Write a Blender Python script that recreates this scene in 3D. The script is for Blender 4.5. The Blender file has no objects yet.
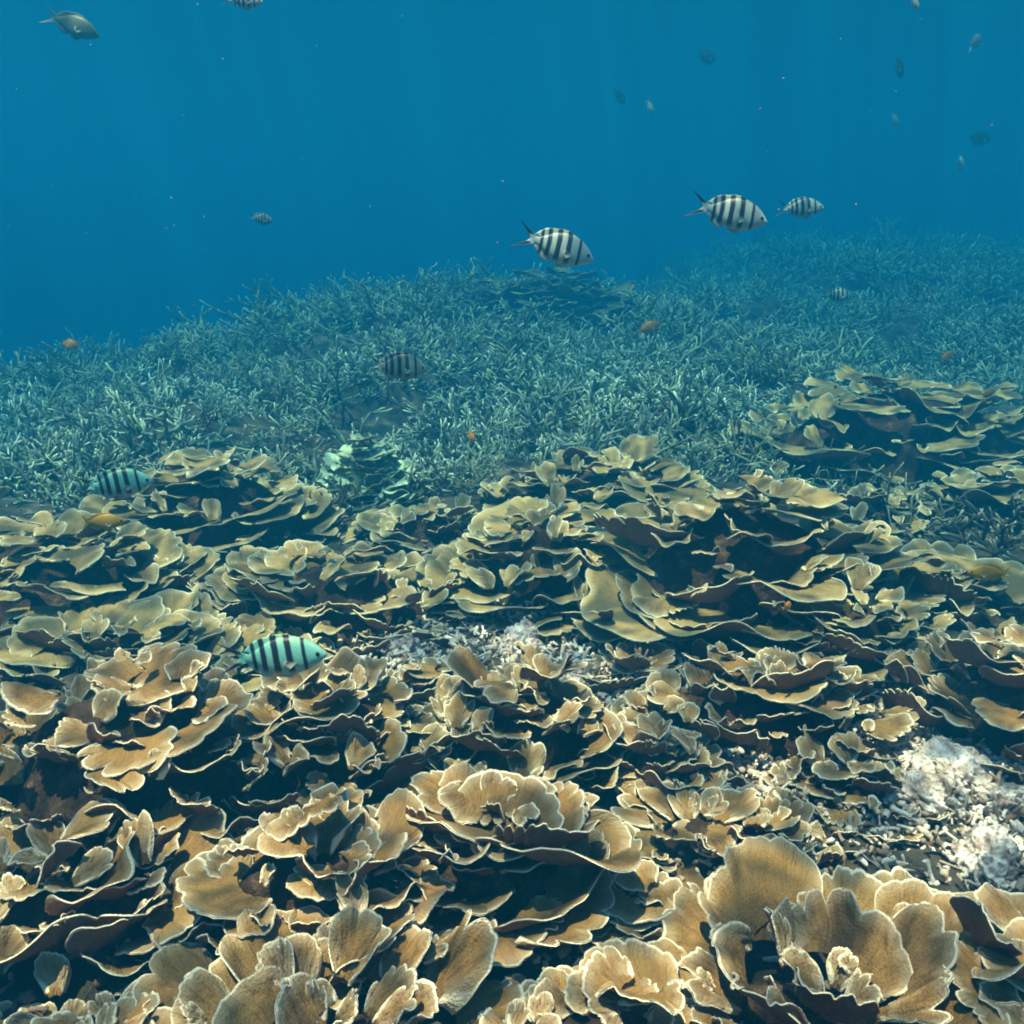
import bpy, math, random
import numpy as np
from mathutils import Vector, Euler, Matrix

SC = bpy.context.scene
COL = SC.collection
R = math.radians
random.seed(7)
RNG = np.random.default_rng(7)

# ---------------------------------------------------------------- camera, world, sun, exposure
F_PX, PITCH, CAM_H = 900.0, R(17.1), 0.95
cam_d = bpy.data.cameras.new('camera')
cam_d.sensor_width = 36.0
cam_d.lens = F_PX / 1024 * 36.0
cam_d.clip_start, cam_d.clip_end = 0.02, 500.0
cam = bpy.data.objects.new('camera', cam_d)
COL.objects.link(cam)
cam.location = (0, 0, CAM_H)
cam.rotation_euler = (R(90) - PITCH, 0, 0)
SC.camera = cam

SUN_EL, SUN_AZ = R(75), R(215)          # azimuth of the sun seen from the camera, clockwise from +Y
world = bpy.data.worlds.new('World')
SC.world = world
world.use_nodes = True
wn = world.node_tree
sky = wn.nodes.new('ShaderNodeTexSky')
sky.sky_type = 'NISHITA'
sky.sun_disc = False
sky.sun_elevation = SUN_EL
sky.sun_rotation = SUN_AZ
wn.links.new(sky.outputs[0], wn.nodes['Background'].inputs[0])
wn.nodes['Background'].inputs[1].default_value = 0.075
sun_d = bpy.data.lights.new('sun', 'SUN')
sun_d.energy = 5.0
sun_d.angle = R(0.35)
sun_d.color = (1.0, 0.47, 0.26)
sun = bpy.data.objects.new('sun', sun_d)
COL.objects.link(sun)
sdir = Vector((math.sin(SUN_AZ) * math.cos(SUN_EL), math.cos(SUN_AZ) * math.cos(SUN_EL), math.sin(SUN_EL)))
sun.rotation_euler = sdir.to_track_quat('Z', 'Y').to_euler()
sun.location = (0, 0, 20)

SC.view_settings.view_transform = 'Standard'
SC.view_settings.look = 'None'
SC.view_settings.gamma = 1
SC.view_settings.exposure = 2.55
SC.render.engine = 'CYCLES'
SC.cycles.use_denoising = True
SC.cycles.filter_width = 1.9
SC.cycles.max_bounces = 5
SC.cycles.diffuse_bounces = 3
SC.cycles.glossy_bounces = 2
SC.cycles.volume_bounces = 1
SC.cycles.transparent_max_bounces = 8
SC.cycles.caustics_reflective = False
SC.cycles.caustics_refractive = False

CP, SP = math.cos(PITCH), math.sin(PITCH)
def ray(px, py):
    u, v = (px - 512) / F_PX, (512 - py) / F_PX
    d = np.array([u, CP + v * SP, -SP + v * CP])
    return d / np.linalg.norm(d)
def at_z(px, py, z):
    d = ray(px, py)
    t = (z - CAM_H) / d[2]
    return np.array([0, 0, CAM_H]) + d * t
def at_d(px, py, dist):
    return np.array([0, 0, CAM_H]) + ray(px, py) * dist

# ---------------------------------------------------------------- helpers
def mesh_np(name, V, Q=None, T=None, mat=None, attrs=None, smooth=True):
    me = bpy.data.meshes.new(name)
    V = np.asarray(V, np.float32)
    nq = 0 if Q is None else len(Q)
    nt = 0 if T is None else len(T)
    loops, starts, tot = [], [], []
    if nq:
        loops.append(np.asarray(Q, np.int32).ravel()); starts.append(np.arange(nq) * 4); tot.append(np.full(nq, 4))
    if nt:
        loops.append(np.asarray(T, np.int32).ravel()); starts.append(nq * 4 + np.arange(nt) * 3); tot.append(np.full(nt, 3))
    loops = np.concatenate(loops).astype(np.int32)
    starts = np.concatenate(starts).astype(np.int32)
    me.vertices.add(len(V)); me.vertices.foreach_set('co', V.ravel())
    me.loops.add(len(loops)); me.loops.foreach_set('vertex_index', loops)
    me.polygons.add(nq + nt); me.polygons.foreach_set('loop_start', starts)
    if smooth:
        me.polygons.foreach_set('use_smooth', np.ones(nq + nt, bool))
    for k, a in (attrs or {}).items():
        a = np.asarray(a, np.float32)
        if a.ndim == 1:
            me.attributes.new(k, 'FLOAT', 'POINT').data.foreach_set('value', a)
        else:
            me.attributes.new(k, 'FLOAT_VECTOR', 'POINT').data.foreach_set('vector', a.ravel())
    me.update(calc_edges=True)
    if mat is not None:
        for m in (mat if isinstance(mat, (list, tuple)) else [mat]):
            me.materials.append(m)
    return me

def obj(name, me, parent=None, loc=(0, 0, 0), rot=(0, 0, 0), scale=(1, 1, 1)):
    o = bpy.data.objects.new(name, me)
    COL.objects.link(o)
    o.parent = parent
    o.location = loc
    o.rotation_euler = rot
    o.scale = scale
    return o

def tag(o, label=None, cat=None, group=None, kind=None):
    if label: o['label'] = label
    if cat: o['category'] = cat
    if group: o['group'] = group
    if kind: o['kind'] = kind
    return o

def empty(name, loc, rz=0):
    o = obj(name, None, None, loc, (0, 0, rz))
    o.empty_display_size = 0.05
    return o

def copy_tree(o, parent=None):
    c = o.copy()
    COL.objects.link(c)
    if parent is not None:
        c.parent = parent
    for ch in list(o.children):
        copy_tree(ch, c)
    return c

def hash2(ix, iy, s):
    h = np.sin(ix * 127.1 + iy * 311.7 + s * 74.7) * 43758.5453
    return h - np.floor(h)
def vnoise(x, y, s=0.0):
    ix, iy = np.floor(x), np.floor(y)
    fx, fy = x - ix, y - iy
    fx = fx * fx * (3 - 2 * fx); fy = fy * fy * (3 - 2 * fy)
    a, b = hash2(ix, iy, s), hash2(ix + 1, iy, s)
    c, d = hash2(ix, iy + 1, s), hash2(ix + 1, iy + 1, s)
    return (a + (b - a) * fx) * (1 - fy) + (c + (d - c) * fx) * fy
def fbm(x, y, s=0.0, o=4):
    r, a, t = 0, 0.5, 0
    for k in range(o):
        r = r + a * vnoise(x * 2 ** k, y * 2 ** k, s + k * 3.1); t += a; a *= 0.5
    return r / t - 0.5

def ground(x, y):
    x = np.asarray(x, float); y = np.asarray(y, float)
    z = 0.10 * fbm(x * 1.1 + 5, y * 1.1 + 3, 1.0) + 0.05 * fbm(x * 4, y * 4, 2.0)
    ss = lambda a, b, t: (lambda q: q * q * (3 - 2 * q))(np.clip((t - a) / (b - a), 0, 1))
    z = z + 0.44 * fbm(x * 1.9 + 9, y * 2.0, 6.0, 2) * ss(3.2, 4.4, y)
    z = z + 0.47 * np.exp(-(((x + 0.75) / 2.2) ** 2 + ((y - 8.0) / 2.0) ** 2))      # the middle mound
    z = z - 0.26 * ss(4.2, 7.0, y) * (1 - ss(-4.2, -0.9, x))
    z = z + 0.02 * np.exp(-(((x + 3.6) / 1.9) ** 2 + ((y - 6.6) / 1.4) ** 2))
    z = z + 0.66 * ss(3.8, 14.5, y) * ss(-0.3, 5.0, x)                            # the slope rising at the right
    left = 1 - ss(-5.5, 0.8, x)
    z = z - 1.3 * ss(7.0, 12.5, y) * left                                         # the drop-off at the left
    z = z - 1.0 * ss(10.0, 14.5, y) * (1 - ss(0.0, 3.4, x))
    z = z - 2.5 * ss(17, 30, y)
    return z
def gz(x, y):
    return float(ground(x, y))

# ---------------------------------------------------------------- materials
class NT:
    def __init__(s, name):
        s.m = bpy.data.materials.new(name); s.m.use_nodes = True
        s.t = s.m.node_tree; s.b = s.t.nodes['Principled BSDF']; s.out = s.t.nodes['Material Output']
    def n(s, typ, **kw):
        nd = s.t.nodes.new(typ)
        for k, v in kw.items(): setattr(nd, k, v)
        return nd
    def l(s, a, b): s.t.links.new(a, b)
    def math(s, op, a, b=None, clamp=False):
        nd = s.n('ShaderNodeMath', operation=op, use_clamp=clamp)
        for i, v in enumerate((a, b)):
            if v is None: continue
            if isinstance(v, (int, float)): nd.inputs[i].default_value = v
            else: s.l(v, nd.inputs[i])
        return nd.outputs[0]
    def mix(s, f, a, b, blend='MIX'):
        nd = s.n('ShaderNodeMix', data_type='RGBA', blend_type=blend)
        for i, v in ((0, f), (6, a), (7, b)):
            if isinstance(v, (int, float)): nd.inputs[i].default_value = v
            elif isinstance(v, tuple): nd.inputs[i].default_value = (*v, 1)
            else: s.l(v, nd.inputs[i])
        return nd.outputs[2]
    def ramp(s, f, stops, interp='LINEAR'):
        nd = s.n('ShaderNodeValToRGB'); nd.color_ramp.interpolation = interp
        e = nd.color_ramp.elements
        while len(e) < len(stops): e.new(0.5)
        for i, (p, c) in enumerate(stops):
            e[i].position = p; e[i].color = (*c, 1) if isinstance(c, tuple) else (c, c, c, 1)
        s.l(f, nd.inputs[0]); return nd.outputs[0]
    def noise(s, vec, scale, detail=3.0, rough=0.6):
        nd = s.n('ShaderNodeTexNoise'); nd.inputs['Scale'].default_value = scale
        nd.inputs['Detail'].default_value = detail; nd.inputs['Roughness'].default_value = rough
        if vec is not None: s.l(vec, nd.inputs['Vector'])
        return nd.outputs['Fac']
    def attr(s, name): return s.n('ShaderNodeAttribute', attribute_name=name)
    def pos(s): return s.n('ShaderNodeNewGeometry').outputs['Position']
    def objc(s): return s.n('ShaderNodeTexCoord').outputs['Object']
    def bump(s, h, strength, dist):
        nd = s.n('ShaderNodeBump'); nd.inputs['Strength'].default_value = strength; nd.inputs['Distance'].default_value = dist
        s.l(h, nd.inputs['Height']); s.l(nd.outputs[0], s.b.inputs['Normal'])
    def fin(s, col, rough=0.8, spec=0.2):
        if isinstance(col, tuple): s.b.inputs['Base Color'].default_value = (*col, 1)
        else: s.l(col, s.b.inputs['Base Color'])
        s.b.inputs['Roughness'].default_value = rough
        s.b.inputs['Specular IOR Level'].default_value = spec
        return s.m

def plate_material(name, tan, brown, rim):
    N = NT(name)
    fr = N.attr('fr'); edge = N.attr('edge').outputs['Fac']; top = N.attr('top').outputs['Fac']
    P = N.pos()
    sep = N.n('ShaderNodeSeparateXYZ'); N.l(fr.outputs['Vector'], sep.inputs[0])
    comb = N.n('ShaderNodeCombineXYZ')                                   # stretched along the growth direction
    N.l(N.math('MULTIPLY', sep.outputs[0], 10.0), comb.inputs[0]); N.l(sep.outputs[1], comb.inputs[1]); N.l(sep.outputs[2], comb.inputs[2])
    rib = N.noise(comb.outputs[0], 26.0, 2.0)
    blotch = N.noise(P, 9.0, 4.0)
    fine = N.noise(P, 70.0, 3.0)
    band = N.noise(None, 1.0, 2.0)
    cb = N.n('ShaderNodeCombineXYZ'); N.l(N.math('MULTIPLY', edge, 90.0), cb.inputs[0]); N.l(sep.outputs[2], cb.inputs[1])
    N.l(cb.outputs[0], band.node.inputs['Vector'])
    rnd = N.n('ShaderNodeObjectInfo').outputs['Random']
    f = N.math('ADD', N.math('MULTIPLY', blotch, 0.55), N.math('MULTIPLY', rib, 0.55))
    f = N.math('ADD', f, N.math('MULTIPLY', fine, 0.25))
    f = N.math('ADD', f, N.math('MULTIPLY', band, 0.35))
    f = N.math('ADD', f, N.math('MULTIPLY', rnd, 0.30))
    f = N.math('MULTIPLY', f, 0.8)
    c = N.ramp(f, [(0.52, brown), (0.90, tan)])
    vor = N.n('ShaderNodeTexVoronoi'); vor.inputs['Scale'].default_value = 290.0; N.l(P, vor.inputs['Vector'])
    polyp = N.ramp(vor.outputs['Distance'], [(0.10, 0.40), (0.45, 1.0)])
    c = N.mix(0.5, c, polyp, 'MULTIPLY')
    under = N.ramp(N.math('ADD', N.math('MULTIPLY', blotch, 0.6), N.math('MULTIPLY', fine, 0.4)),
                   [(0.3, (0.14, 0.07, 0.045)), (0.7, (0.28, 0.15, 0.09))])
    alg = N.ramp(N.noise(P, 4.5, 3.0), [(0.50, 0.0), (0.68, 0.55)])
    c = N.mix(alg, c, N.mix(0.5, brown, (0.16, 0.17, 0.08)))
    alg2 = N.ramp(N.noise(P, 6.3, 4.0), [(0.58, 0.0), (0.72, 0.5)])
    c = N.mix(alg2, c, (0.20, 0.12, 0.13))
    soft = N.n('ShaderNodeMapRange', interpolation_type='SMOOTHSTEP'); N.l(edge, soft.inputs[0])
    soft.inputs[1].default_value = 0.024; soft.inputs[2].default_value = 0.0; soft.inputs[4].default_value = 0.20
    c = N.mix(soft.outputs[0], c, rim)
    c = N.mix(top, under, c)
    w = N.math('ADD', edge, N.math('MULTIPLY', N.math('SUBTRACT', N.noise(P, 16.0, 3.0), 0.50), 0.009))
    mr = N.n('ShaderNodeMapRange'); N.l(w, mr.inputs[0])
    mr.inputs[1].default_value = 0.0038; mr.inputs[2].default_value = 0.0008
    c = N.mix(N.math('MULTIPLY', mr.outputs[0], 0.9), c, rim)
    h = N.math('ADD', N.math('MULTIPLY', rib, 1.6), N.math('MULTIPLY', N.math('SUBTRACT', 1.0, vor.outputs['Distance']), 0.5))
    h = N.math('ADD', h, N.math('MULTIPLY', fine, 0.8))
    N.bump(h, 0.6, 0.004)
    return N.fin(c, 0.75, 0.25)

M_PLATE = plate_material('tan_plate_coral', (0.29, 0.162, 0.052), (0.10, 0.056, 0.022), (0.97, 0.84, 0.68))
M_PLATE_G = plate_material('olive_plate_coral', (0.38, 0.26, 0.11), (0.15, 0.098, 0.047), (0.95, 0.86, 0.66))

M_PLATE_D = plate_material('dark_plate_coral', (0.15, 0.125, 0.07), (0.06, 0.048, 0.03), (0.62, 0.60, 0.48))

def simple_rough(name, stops, scale, bump=0.02, detail=5.0, strength=0.8):
    N = NT(name); P = N.pos()
    f = N.noise(P, scale, detail, 0.65)
    c = N.ramp(f, stops)
    N.bump(N.noise(P, scale * 3, 5.0, 0.7), strength, bump)
    return N.fin(c, 0.9, 0.1)

M_CORE = simple_rough('dead_coral_base', [(0.35, (0.035, 0.022, 0.018)), (0.55, (0.08, 0.048, 0.036)), (0.68, (0.20, 0.13, 0.10))], 26.0, 0.03)
M_BED = simple_rough('reef_bed', [(0.3, (0.03, 0.028, 0.025)), (0.55, (0.08, 0.068, 0.055)), (0.75, (0.24, 0.20, 0.17))], 9.0, 0.03)
def rock_material():
    N = NT('bleached_coral_rock'); P = N.pos()
    c = N.ramp(N.noise(P, 24.0, 6.0, 0.7), [(0.32, (0.20, 0.13, 0.12)), (0.45, (0.60, 0.46, 0.44)), (0.56, (0.92, 0.82, 0.80))])
    v = N.n('ShaderNodeTexVoronoi'); v.inputs['Scale'].default_value = 90.0; N.l(P, v.inputs['Vector'])
    c = N.mix(0.8, c, N.ramp(v.outputs['Distance'], [(0.10, 0.25), (0.40, 1.0)]), 'MULTIPLY')
    c = N.mix(N.ramp(N.noise(P, 9.0, 3.0), [(0.58, 0.0), (0.70, 0.6)]), c, (0.26, 0.20, 0.14))
    N.bump(N.math('ADD', v.outputs['Distance'], N.noise(P, 50.0, 5.0, 0.7)), 0.9, 0.008)
    return N.fin(c, 0.9, 0.1)
M_ROCK = rock_material()

def rubble_material():
    N = NT('coral_rubble'); P = N.pos(); a = N.attr('tone').outputs['Fac']
    c = N.ramp(a, [(0.0, (0.12, 0.08, 0.07)), (0.35, (0.26, 0.18, 0.14)), (0.6, (0.52, 0.40, 0.35)), (0.8, (0.80, 0.66, 0.60)), (1.0, (0.92, 0.85, 0.80))])
    c = N.mix(0.5, c, N.ramp(N.noise(P, 60, 4), [(0.3, 0.45), (0.65, 1.0)]), 'MULTIPLY')
    N.bump(N.noise(P, 150, 3), 0.6, 0.004)
    return N.fin(c, 0.9, 0.1)
M_RUBBLE = rubble_material()

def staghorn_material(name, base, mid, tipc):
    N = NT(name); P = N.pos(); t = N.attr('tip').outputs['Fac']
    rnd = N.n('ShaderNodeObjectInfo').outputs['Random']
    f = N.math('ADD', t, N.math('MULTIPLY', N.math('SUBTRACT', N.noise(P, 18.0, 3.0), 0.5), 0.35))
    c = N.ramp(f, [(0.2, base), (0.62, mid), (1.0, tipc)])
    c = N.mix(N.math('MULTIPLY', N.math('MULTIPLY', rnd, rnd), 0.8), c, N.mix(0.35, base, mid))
    N.bump(N.noise(P, 220, 2), 0.5, 0.003)
    return N.fin(c, 0.8, 0.2)
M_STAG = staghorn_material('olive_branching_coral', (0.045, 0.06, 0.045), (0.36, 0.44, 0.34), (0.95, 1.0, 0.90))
M_STAG_P = staghorn_material('broken_branching_coral', (0.14, 0.09, 0.07), (0.40, 0.28, 0.22), (0.92, 0.82, 0.74))
M_STAG_D = staghorn_material('dark_branching_coral', (0.03, 0.03, 0.03), (0.09, 0.085, 0.06), (0.42, 0.42, 0.36))
M_LUMP = simple_rough('pale_green_coral_base', [(0.3, (0.16, 0.24, 0.15)), (0.7, (0.40, 0.52, 0.36))], 30.0, 0.02)
M_GREEN = plate_material('pale_green_coral', (0.62, 0.74, 0.55), (0.42, 0.52, 0.36), (0.6, 0.66, 0.5))

# ---------------------------------------------------------------- the sea: seabed, surface, haze
def seabed():
    n = 260
    xs = np.sinh(np.linspace(-3.6, 3.6, n)) / math.sinh(3.6) * 60
    ys = np.sinh(np.linspace(-2.2, 3.8, n)) / math.sinh(3.8) * 70 + 1.5
    X, Y = np.meshgrid(xs, ys)
    Z = ground(X, Y) + 0.05 * fbm(X * 9, Y * 9, 8.0)
    V = np.stack([X, Y, Z], -1).reshape(-1, 3)
    i, j = np.meshgrid(np.arange(n - 1), np.arange(n - 1))
    a = (j * n + i).ravel()
    Q = np.stack([a, a + 1, a + n + 1, a + n], -1)
    o = obj('seabed', mesh_np('seabed', V, Q, mat=M_BED))
    return tag(o, kind='structure')
seabed()

HAZE_TOP = 3.0
def water_surface():
    N = NT('painted_caustics_water_surface')
    P = N.pos()
    warp = N.n('ShaderNodeTexNoise'); warp.inputs['Scale'].default_value = 2.2; N.l(P, warp.inputs['Vector'])
    vm = N.n('ShaderNodeVectorMath', operation='MULTIPLY_ADD')
    N.l(warp.outputs['Color'], vm.inputs[0]); vm.inputs[1].default_value = (0.45, 0.45, 0); N.l(P, vm.inputs[2])
    flat = N.n('ShaderNodeVectorMath', operation='MULTIPLY'); flat.inputs[1].default_value = (1, 1, 0); N.l(vm.outputs[0], flat.inputs[0])
    tot = None
    for sc, wgt in ((4.6, 0.6), (9.0, 0.4)):
        vo = N.n('ShaderNodeTexVoronoi', feature='DISTANCE_TO_EDGE'); vo.inputs['Scale'].default_value = sc
        N.l(flat.outputs[0], vo.inputs['Vector'])
        mr = N.n('ShaderNodeMapRange', interpolation_type='SMOOTHSTEP'); N.l(vo.outputs['Distance'], mr.inputs[0])
        mr.inputs[1].default_value = 0.15; mr.inputs[2].default_value = 0.0
        v = N.math('MULTIPLY', mr.outputs[0], wgt)
        tot = v if tot is None else N.math('ADD', tot, v)
    col = N.ramp(tot, [(0.0, (0.20, 0.22, 0.23)), (0.28, (0.42, 0.44, 0.44)), (0.62, (1.0, 1.0, 1.0))])  # caustic web painted into the transparency, so the sun falls in dapples
    tr = N.n('ShaderNodeBsdfTransparent'); N.l(col, tr.inputs[0])
    gl = N.n('ShaderNodeBsdfGlossy'); gl.inputs['Roughness'].default_value = 0.15
    fz = N.n('ShaderNodeFresnel'); fz.inputs[0].default_value = 1.33
    mx = N.n('ShaderNodeMixShader'); N.l(fz.outputs[0], mx.inputs[0])
    N.l(tr.outputs[0], mx.inputs[1]); N.l(gl.outputs[0], mx.inputs[2]); N.l(mx.outputs[0], N.out.inputs[0])
    n = 120
    xs = np.linspace(-60, 60, n)
    X, Y = np.meshgrid(xs, xs + 20)
    Z = HAZE_TOP + 0.25 + 0.08 * fbm(X * 0.7, Y * 0.7, 5.0)
    i, j = np.meshgrid(np.arange(n - 1), np.arange(n - 1)); a = (j * n + i).ravel()
    o = obj('water', mesh_np('water', np.stack([X, Y, Z], -1).reshape(-1, 3), np.stack([a, a + 1, a + n + 1, a + n], -1), mat=N.m))
    return tag(o, kind='structure')
water_surface()

def haze():
    N = NT('sea_haze'); N.t.nodes.remove(N.b)
    pv = N.n('ShaderNodeVolumePrincipled')
    pv.inputs['Color'].default_value = (0.003, 0.128, 0.272, 1)
    pv.inputs['Density'].default_value = 0.32
    pv.inputs['Density Attribute'].default_value = ''
    pv.inputs['Absorption Color'].default_value = (0.0, 0.37, 0.62, 1)
    pv.inputs['Anisotropy'].default_value = 0.25
    N.l(pv.outputs[0], N.out.inputs['Volume'])
    x, y0, y1, z0, z1 = 75, -25, 85, -9.0, HAZE_TOP
    V = [(-x, y0, z0), (x, y0, z0), (x, y1, z0), (-x, y1, z0), (-x, y0, z1), (x, y0, z1), (x, y1, z1), (-x, y1, z1)]
    Q = [(0, 3, 2, 1), (4, 5, 6, 7), (0, 1, 5, 4), (1, 2, 6, 5), (2, 3, 7, 6), (3, 0, 4, 7)]
    return tag(obj('haze', mesh_np('haze', V, Q, mat=N.m, smooth=False)), kind='stuff')
haze()

# ---------------------------------------------------------------- plate coral
def sheet(L, r0=0.02, span=1.0, t0=0.7, t1=0.2, lobes=3.0, notch=0.35, ruff=0.10, nu=36, nv=12, seed=0, mat=None, fine=1.0, asym=0.0):
    """One coral frond: a fan (r0 small) or ledge (r0 large), rim along v=1; attached at the local origin, growing along +X."""
    rg = np.random.default_rng(seed)
    u = np.linspace(-1, 1, nu); v = 1 - (1 - np.linspace(0, 1, nv)) ** 1.5
    U, Vv = np.meshgrid(u, v, indexing='ij')
    ph = rg.uniform(0, 6.28, 8)
    uw = u + 0.12 * np.sin(2.3 * u + ph[0]) + 0.07 * np.sin(5.1 * u + ph[1])
    s = np.abs(np.sin(uw * lobes * math.pi / 2 + ph[2]))
    lob = 1 - notch * (1 - s) ** 2.2 * (0.55 + 0.45 * np.sin(3.1 * u + ph[3]))
    lob *= 1 + 0.10 * np.sin(2.0 * u + ph[4]) + asym * u
    fall = np.clip(1 - np.abs(u) ** rg.uniform(2.4, 4.0), 0, 1) ** 0.6
    fall = 0.10 + 0.90 * fall
    edge_n = 1 + min(fine, 1.0) * (0.04 * (vnoise(u * 9 + 50, u * 0 + seed % 97, 1.0) - 0.5) + 0.035 * (vnoise(u * 22 + 50, u * 0 + seed % 83, 1.0) - 0.5))
    Lu = (L * lob * fall * edge_n)[:, None]
    tilt = t0 + (t1 - t0) * np.linspace(0, 1, 40)
    cs = np.concatenate([[0], np.cumsum(np.cos(tilt))]) / 40; sn = np.concatenate([[0], np.cumsum(np.sin(tilt))]) / 40
    tt = np.linspace(0, 1, 41)
    C = np.interp(v, tt, cs)[None, :]; S = np.interp(v, tt, sn)[None, :]
    tl = (t0 + (t1 - t0) * v)[None, :]
    rho = r0 + Lu * C
    z = Lu * S
    k1, k2 = rg.uniform(2.2, 4.2), rg.uniform(6.0, 9.5)
    amp = ruff * L * (Vv ** 1.8) * (np.sin(k1 * U * max(1, span) + ph[7]) + 0.45 * np.sin(k2 * U * max(1, span) + ph[3]))
    amp += 0.35 * ruff * L * (vnoise(U * 3 + seed % 31, Vv * 2.5, 4.0) - 0.5) * Vv
    amp += fine * 0.0035 * (vnoise(U * 9 + seed % 17, Vv * 5, 2.0) - 0.5)
    rho = rho - amp * np.sin(tl); z = z + amp * np.cos(tl)
    th = U * span + 0.05 * np.sin(Vv * 4 + ph[1])
    P = np.stack([rho * np.cos(th) - r0, rho * np.sin(th), z], -1)
    du = np.gradient(P, axis=0); dv = np.gradient(P, axis=1)
    nrm = np.cross(dv, du); nrm /= np.linalg.norm(nrm, axis=-1, keepdims=True) + 1e-9
    if nrm[..., 2].mean() < 0: nrm = -nrm
    thick = (0.0042 - 0.0022 * Vv)[..., None] * min(1.0, 0.6 + L * 4)
    A, B = P + nrm * thick * 0.5, P - nrm * thick * 0.5
    side = (1 - np.abs(U)) * span * np.maximum(rho, 0.01)
    edge = np.minimum((1 - Vv) * Lu, np.where(Vv > 0.15, side, 1.0))
    n = nu * nv
    V = np.concatenate([A.reshape(-1, 3), B.reshape(-1, 3)])
    idx = np.arange(n).reshape(nu, nv)
    a, b, c, d = idx[:-1, :-1], idx[1:, :-1], idx[1:, 1:], idx[:-1, 1:]
    q1 = np.stack([a, b, c, d], -1).reshape(-1, 4)
    q2 = np.stack([a, d, c, b], -1).reshape(-1, 4) + n
    r = idx[:, -1]; q3 = np.stack([r[:-1], r[1:], r[1:] + n, r[:-1] + n], -1)[:, ::-1]
    l0, l1 = idx[0], idx[-1]
    q4 = np.stack([l0[:-1], l0[1:], l0[1:] + n, l0[:-1] + n], -1)
    q5 = np.stack([l1[:-1], l1[1:], l1[1:] + n, l1[:-1] + n], -1)[:, ::-1]
    fr = np.stack([U * span * (r0 + 0.6 * L), Vv * L, np.full_like(U, (seed % 211) * 0.37)], -1).reshape(-1, 3)
    attrs = {'fr': np.concatenate([fr, fr]), 'edge': np.concatenate([edge.ravel()] * 2), 'top': np.concatenate([np.ones(n), np.zeros(n)])}
    return V, np.concatenate([q1, q2, q3, q4, q5]), attrs, P

def frond_mesh(L, r0=0.02, span=1.0, t0=0.7, t1=0.2, lobes=3.0, notch=0.35, ruff=0.10, nu=36, nv=12, seed=0, mat=None, fine=1.0, asym=0.0, extra=0):
    rg = np.random.default_rng(seed + 5000)
    V, Q, at, P = sheet(L, r0, span, t0, t1, lobes, notch, ruff, nu, nv, seed, None, fine, asym)
    VV, QQ, AT = [V], [Q], [at]
    base = len(V)
    for k in range(extra):
        i, j = rg.integers(int(nu * 0.15), int(nu * 0.85)), rg.integers(int(nv * 0.25), int(nv * 0.7))
        l2 = max(0.028, L * rg.uniform(0.35, 0.6))
        v2, q2, a2, _ = sheet(l2, l2 * 0.15, rg.uniform(0.6, 1.0), rg.uniform(0.9, 1.4), rg.uniform(0.2, 0.9), rg.uniform(1.2, 2.6), rg.uniform(0.1, 0.35), 0.14,
                              max(14, nu // 2), max(6, nv - 4), seed + 7 * k + 1, None, fine, rg.uniform(-0.2, 0.2))
        th = (i / (nu - 1) * 2 - 1) * span + rg.normal(0, 0.7)
        c, sn = math.cos(th), math.sin(th)
        v2 = np.stack([v2[:, 0] * c - v2[:, 1] * sn, v2[:, 0] * sn + v2[:, 1] * c, v2[:, 2]], -1) + P[i, j] - np.array([0, 0, 0.18 * l2])
        VV.append(v2); QQ.append(q2 + base); AT.append(a2); base += len(v2)
    attrs = {k: np.concatenate([a[k] for a in AT]) for k in at}
    return mesh_np('frond', np.concatenate(VV), np.concatenate(QQ), mat=mat, attrs=attrs)

def dome_core(rx, ry, H, seed, mat=None):
    nu, nv = 40, 14
    a = np.linspace(0, 2 * math.pi, nu, endpoint=False); t = np.linspace(0, 1, nv)
    A, T = np.meshgrid(a, t, indexing='ij')
    rad = T * (1 + 0.12 * np.sin(3 * A + seed) + 0.07 * np.sin(7 * A + seed * 2))
    x, y = rx * rad * np.cos(A), ry * rad * np.sin(A)
    z = H * (1 - T ** 2.4) - 0.10 * T ** 4
    z = z + 0.05 * fbm(x * 12 + seed, y * 12, 3.0) * np.clip(1.4 - T, 0, 1)
    V = np.stack([x, y, z], -1).reshape(-1, 3)
    idx = np.arange(nu * nv).reshape(nu, nv); nx = np.roll(idx, -1, axis=0)
    Q = np.stack([idx[:, :-1], idx[:, 1:], nx[:, 1:], nx[:, :-1]], -1).reshape(-1, 4)
    return mesh_np('base', V, Q, mat=mat or M_CORE)

SEED = [100]
def nseed():
    SEED[0] += 1
    return SEED[0]

def add_frond(root, mat, loc, az, L, tilt0, tilt1, shelf=False, roll=0.0, det=1.0, span=None, lobes=None, r0=None, ruff=None, notch=None, extra=None):
    rg = random
    if span is None: span = rg.uniform(0.6, 1.3) if shelf else rg.uniform(0.65, 1.15)
    if r0 is None: r0 = L * (rg.uniform(0.35, 0.9) if L > 0.072 else rg.uniform(0.6, 1.6)) if shelf else L * rg.uniform(0.08, 0.22)
    if lobes is None: lobes = rg.uniform(5.0, 11.0) if shelf else rg.uniform(1.2, 3.4)
    if ruff is None: ruff = rg.uniform(0.06, 0.2)
    if notch is None: notch = rg.uniform(0.12, 0.5)
    if extra is None: extra = rg.choice((0, 0, 0, 1)) if L > 0.05 else 0
    me = frond_mesh(L, r0, span, tilt0, tilt1, lobes, notch, ruff, nu=int(26 + 26 * det), nv=int(7 + 6 * det), seed=nseed(), mat=mat,
                    fine=det, asym=rg.uniform(-0.22, 0.22), extra=extra)
    return obj('frond', me, root, loc, (roll, rg.gauss(0, 0.06), az))

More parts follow.
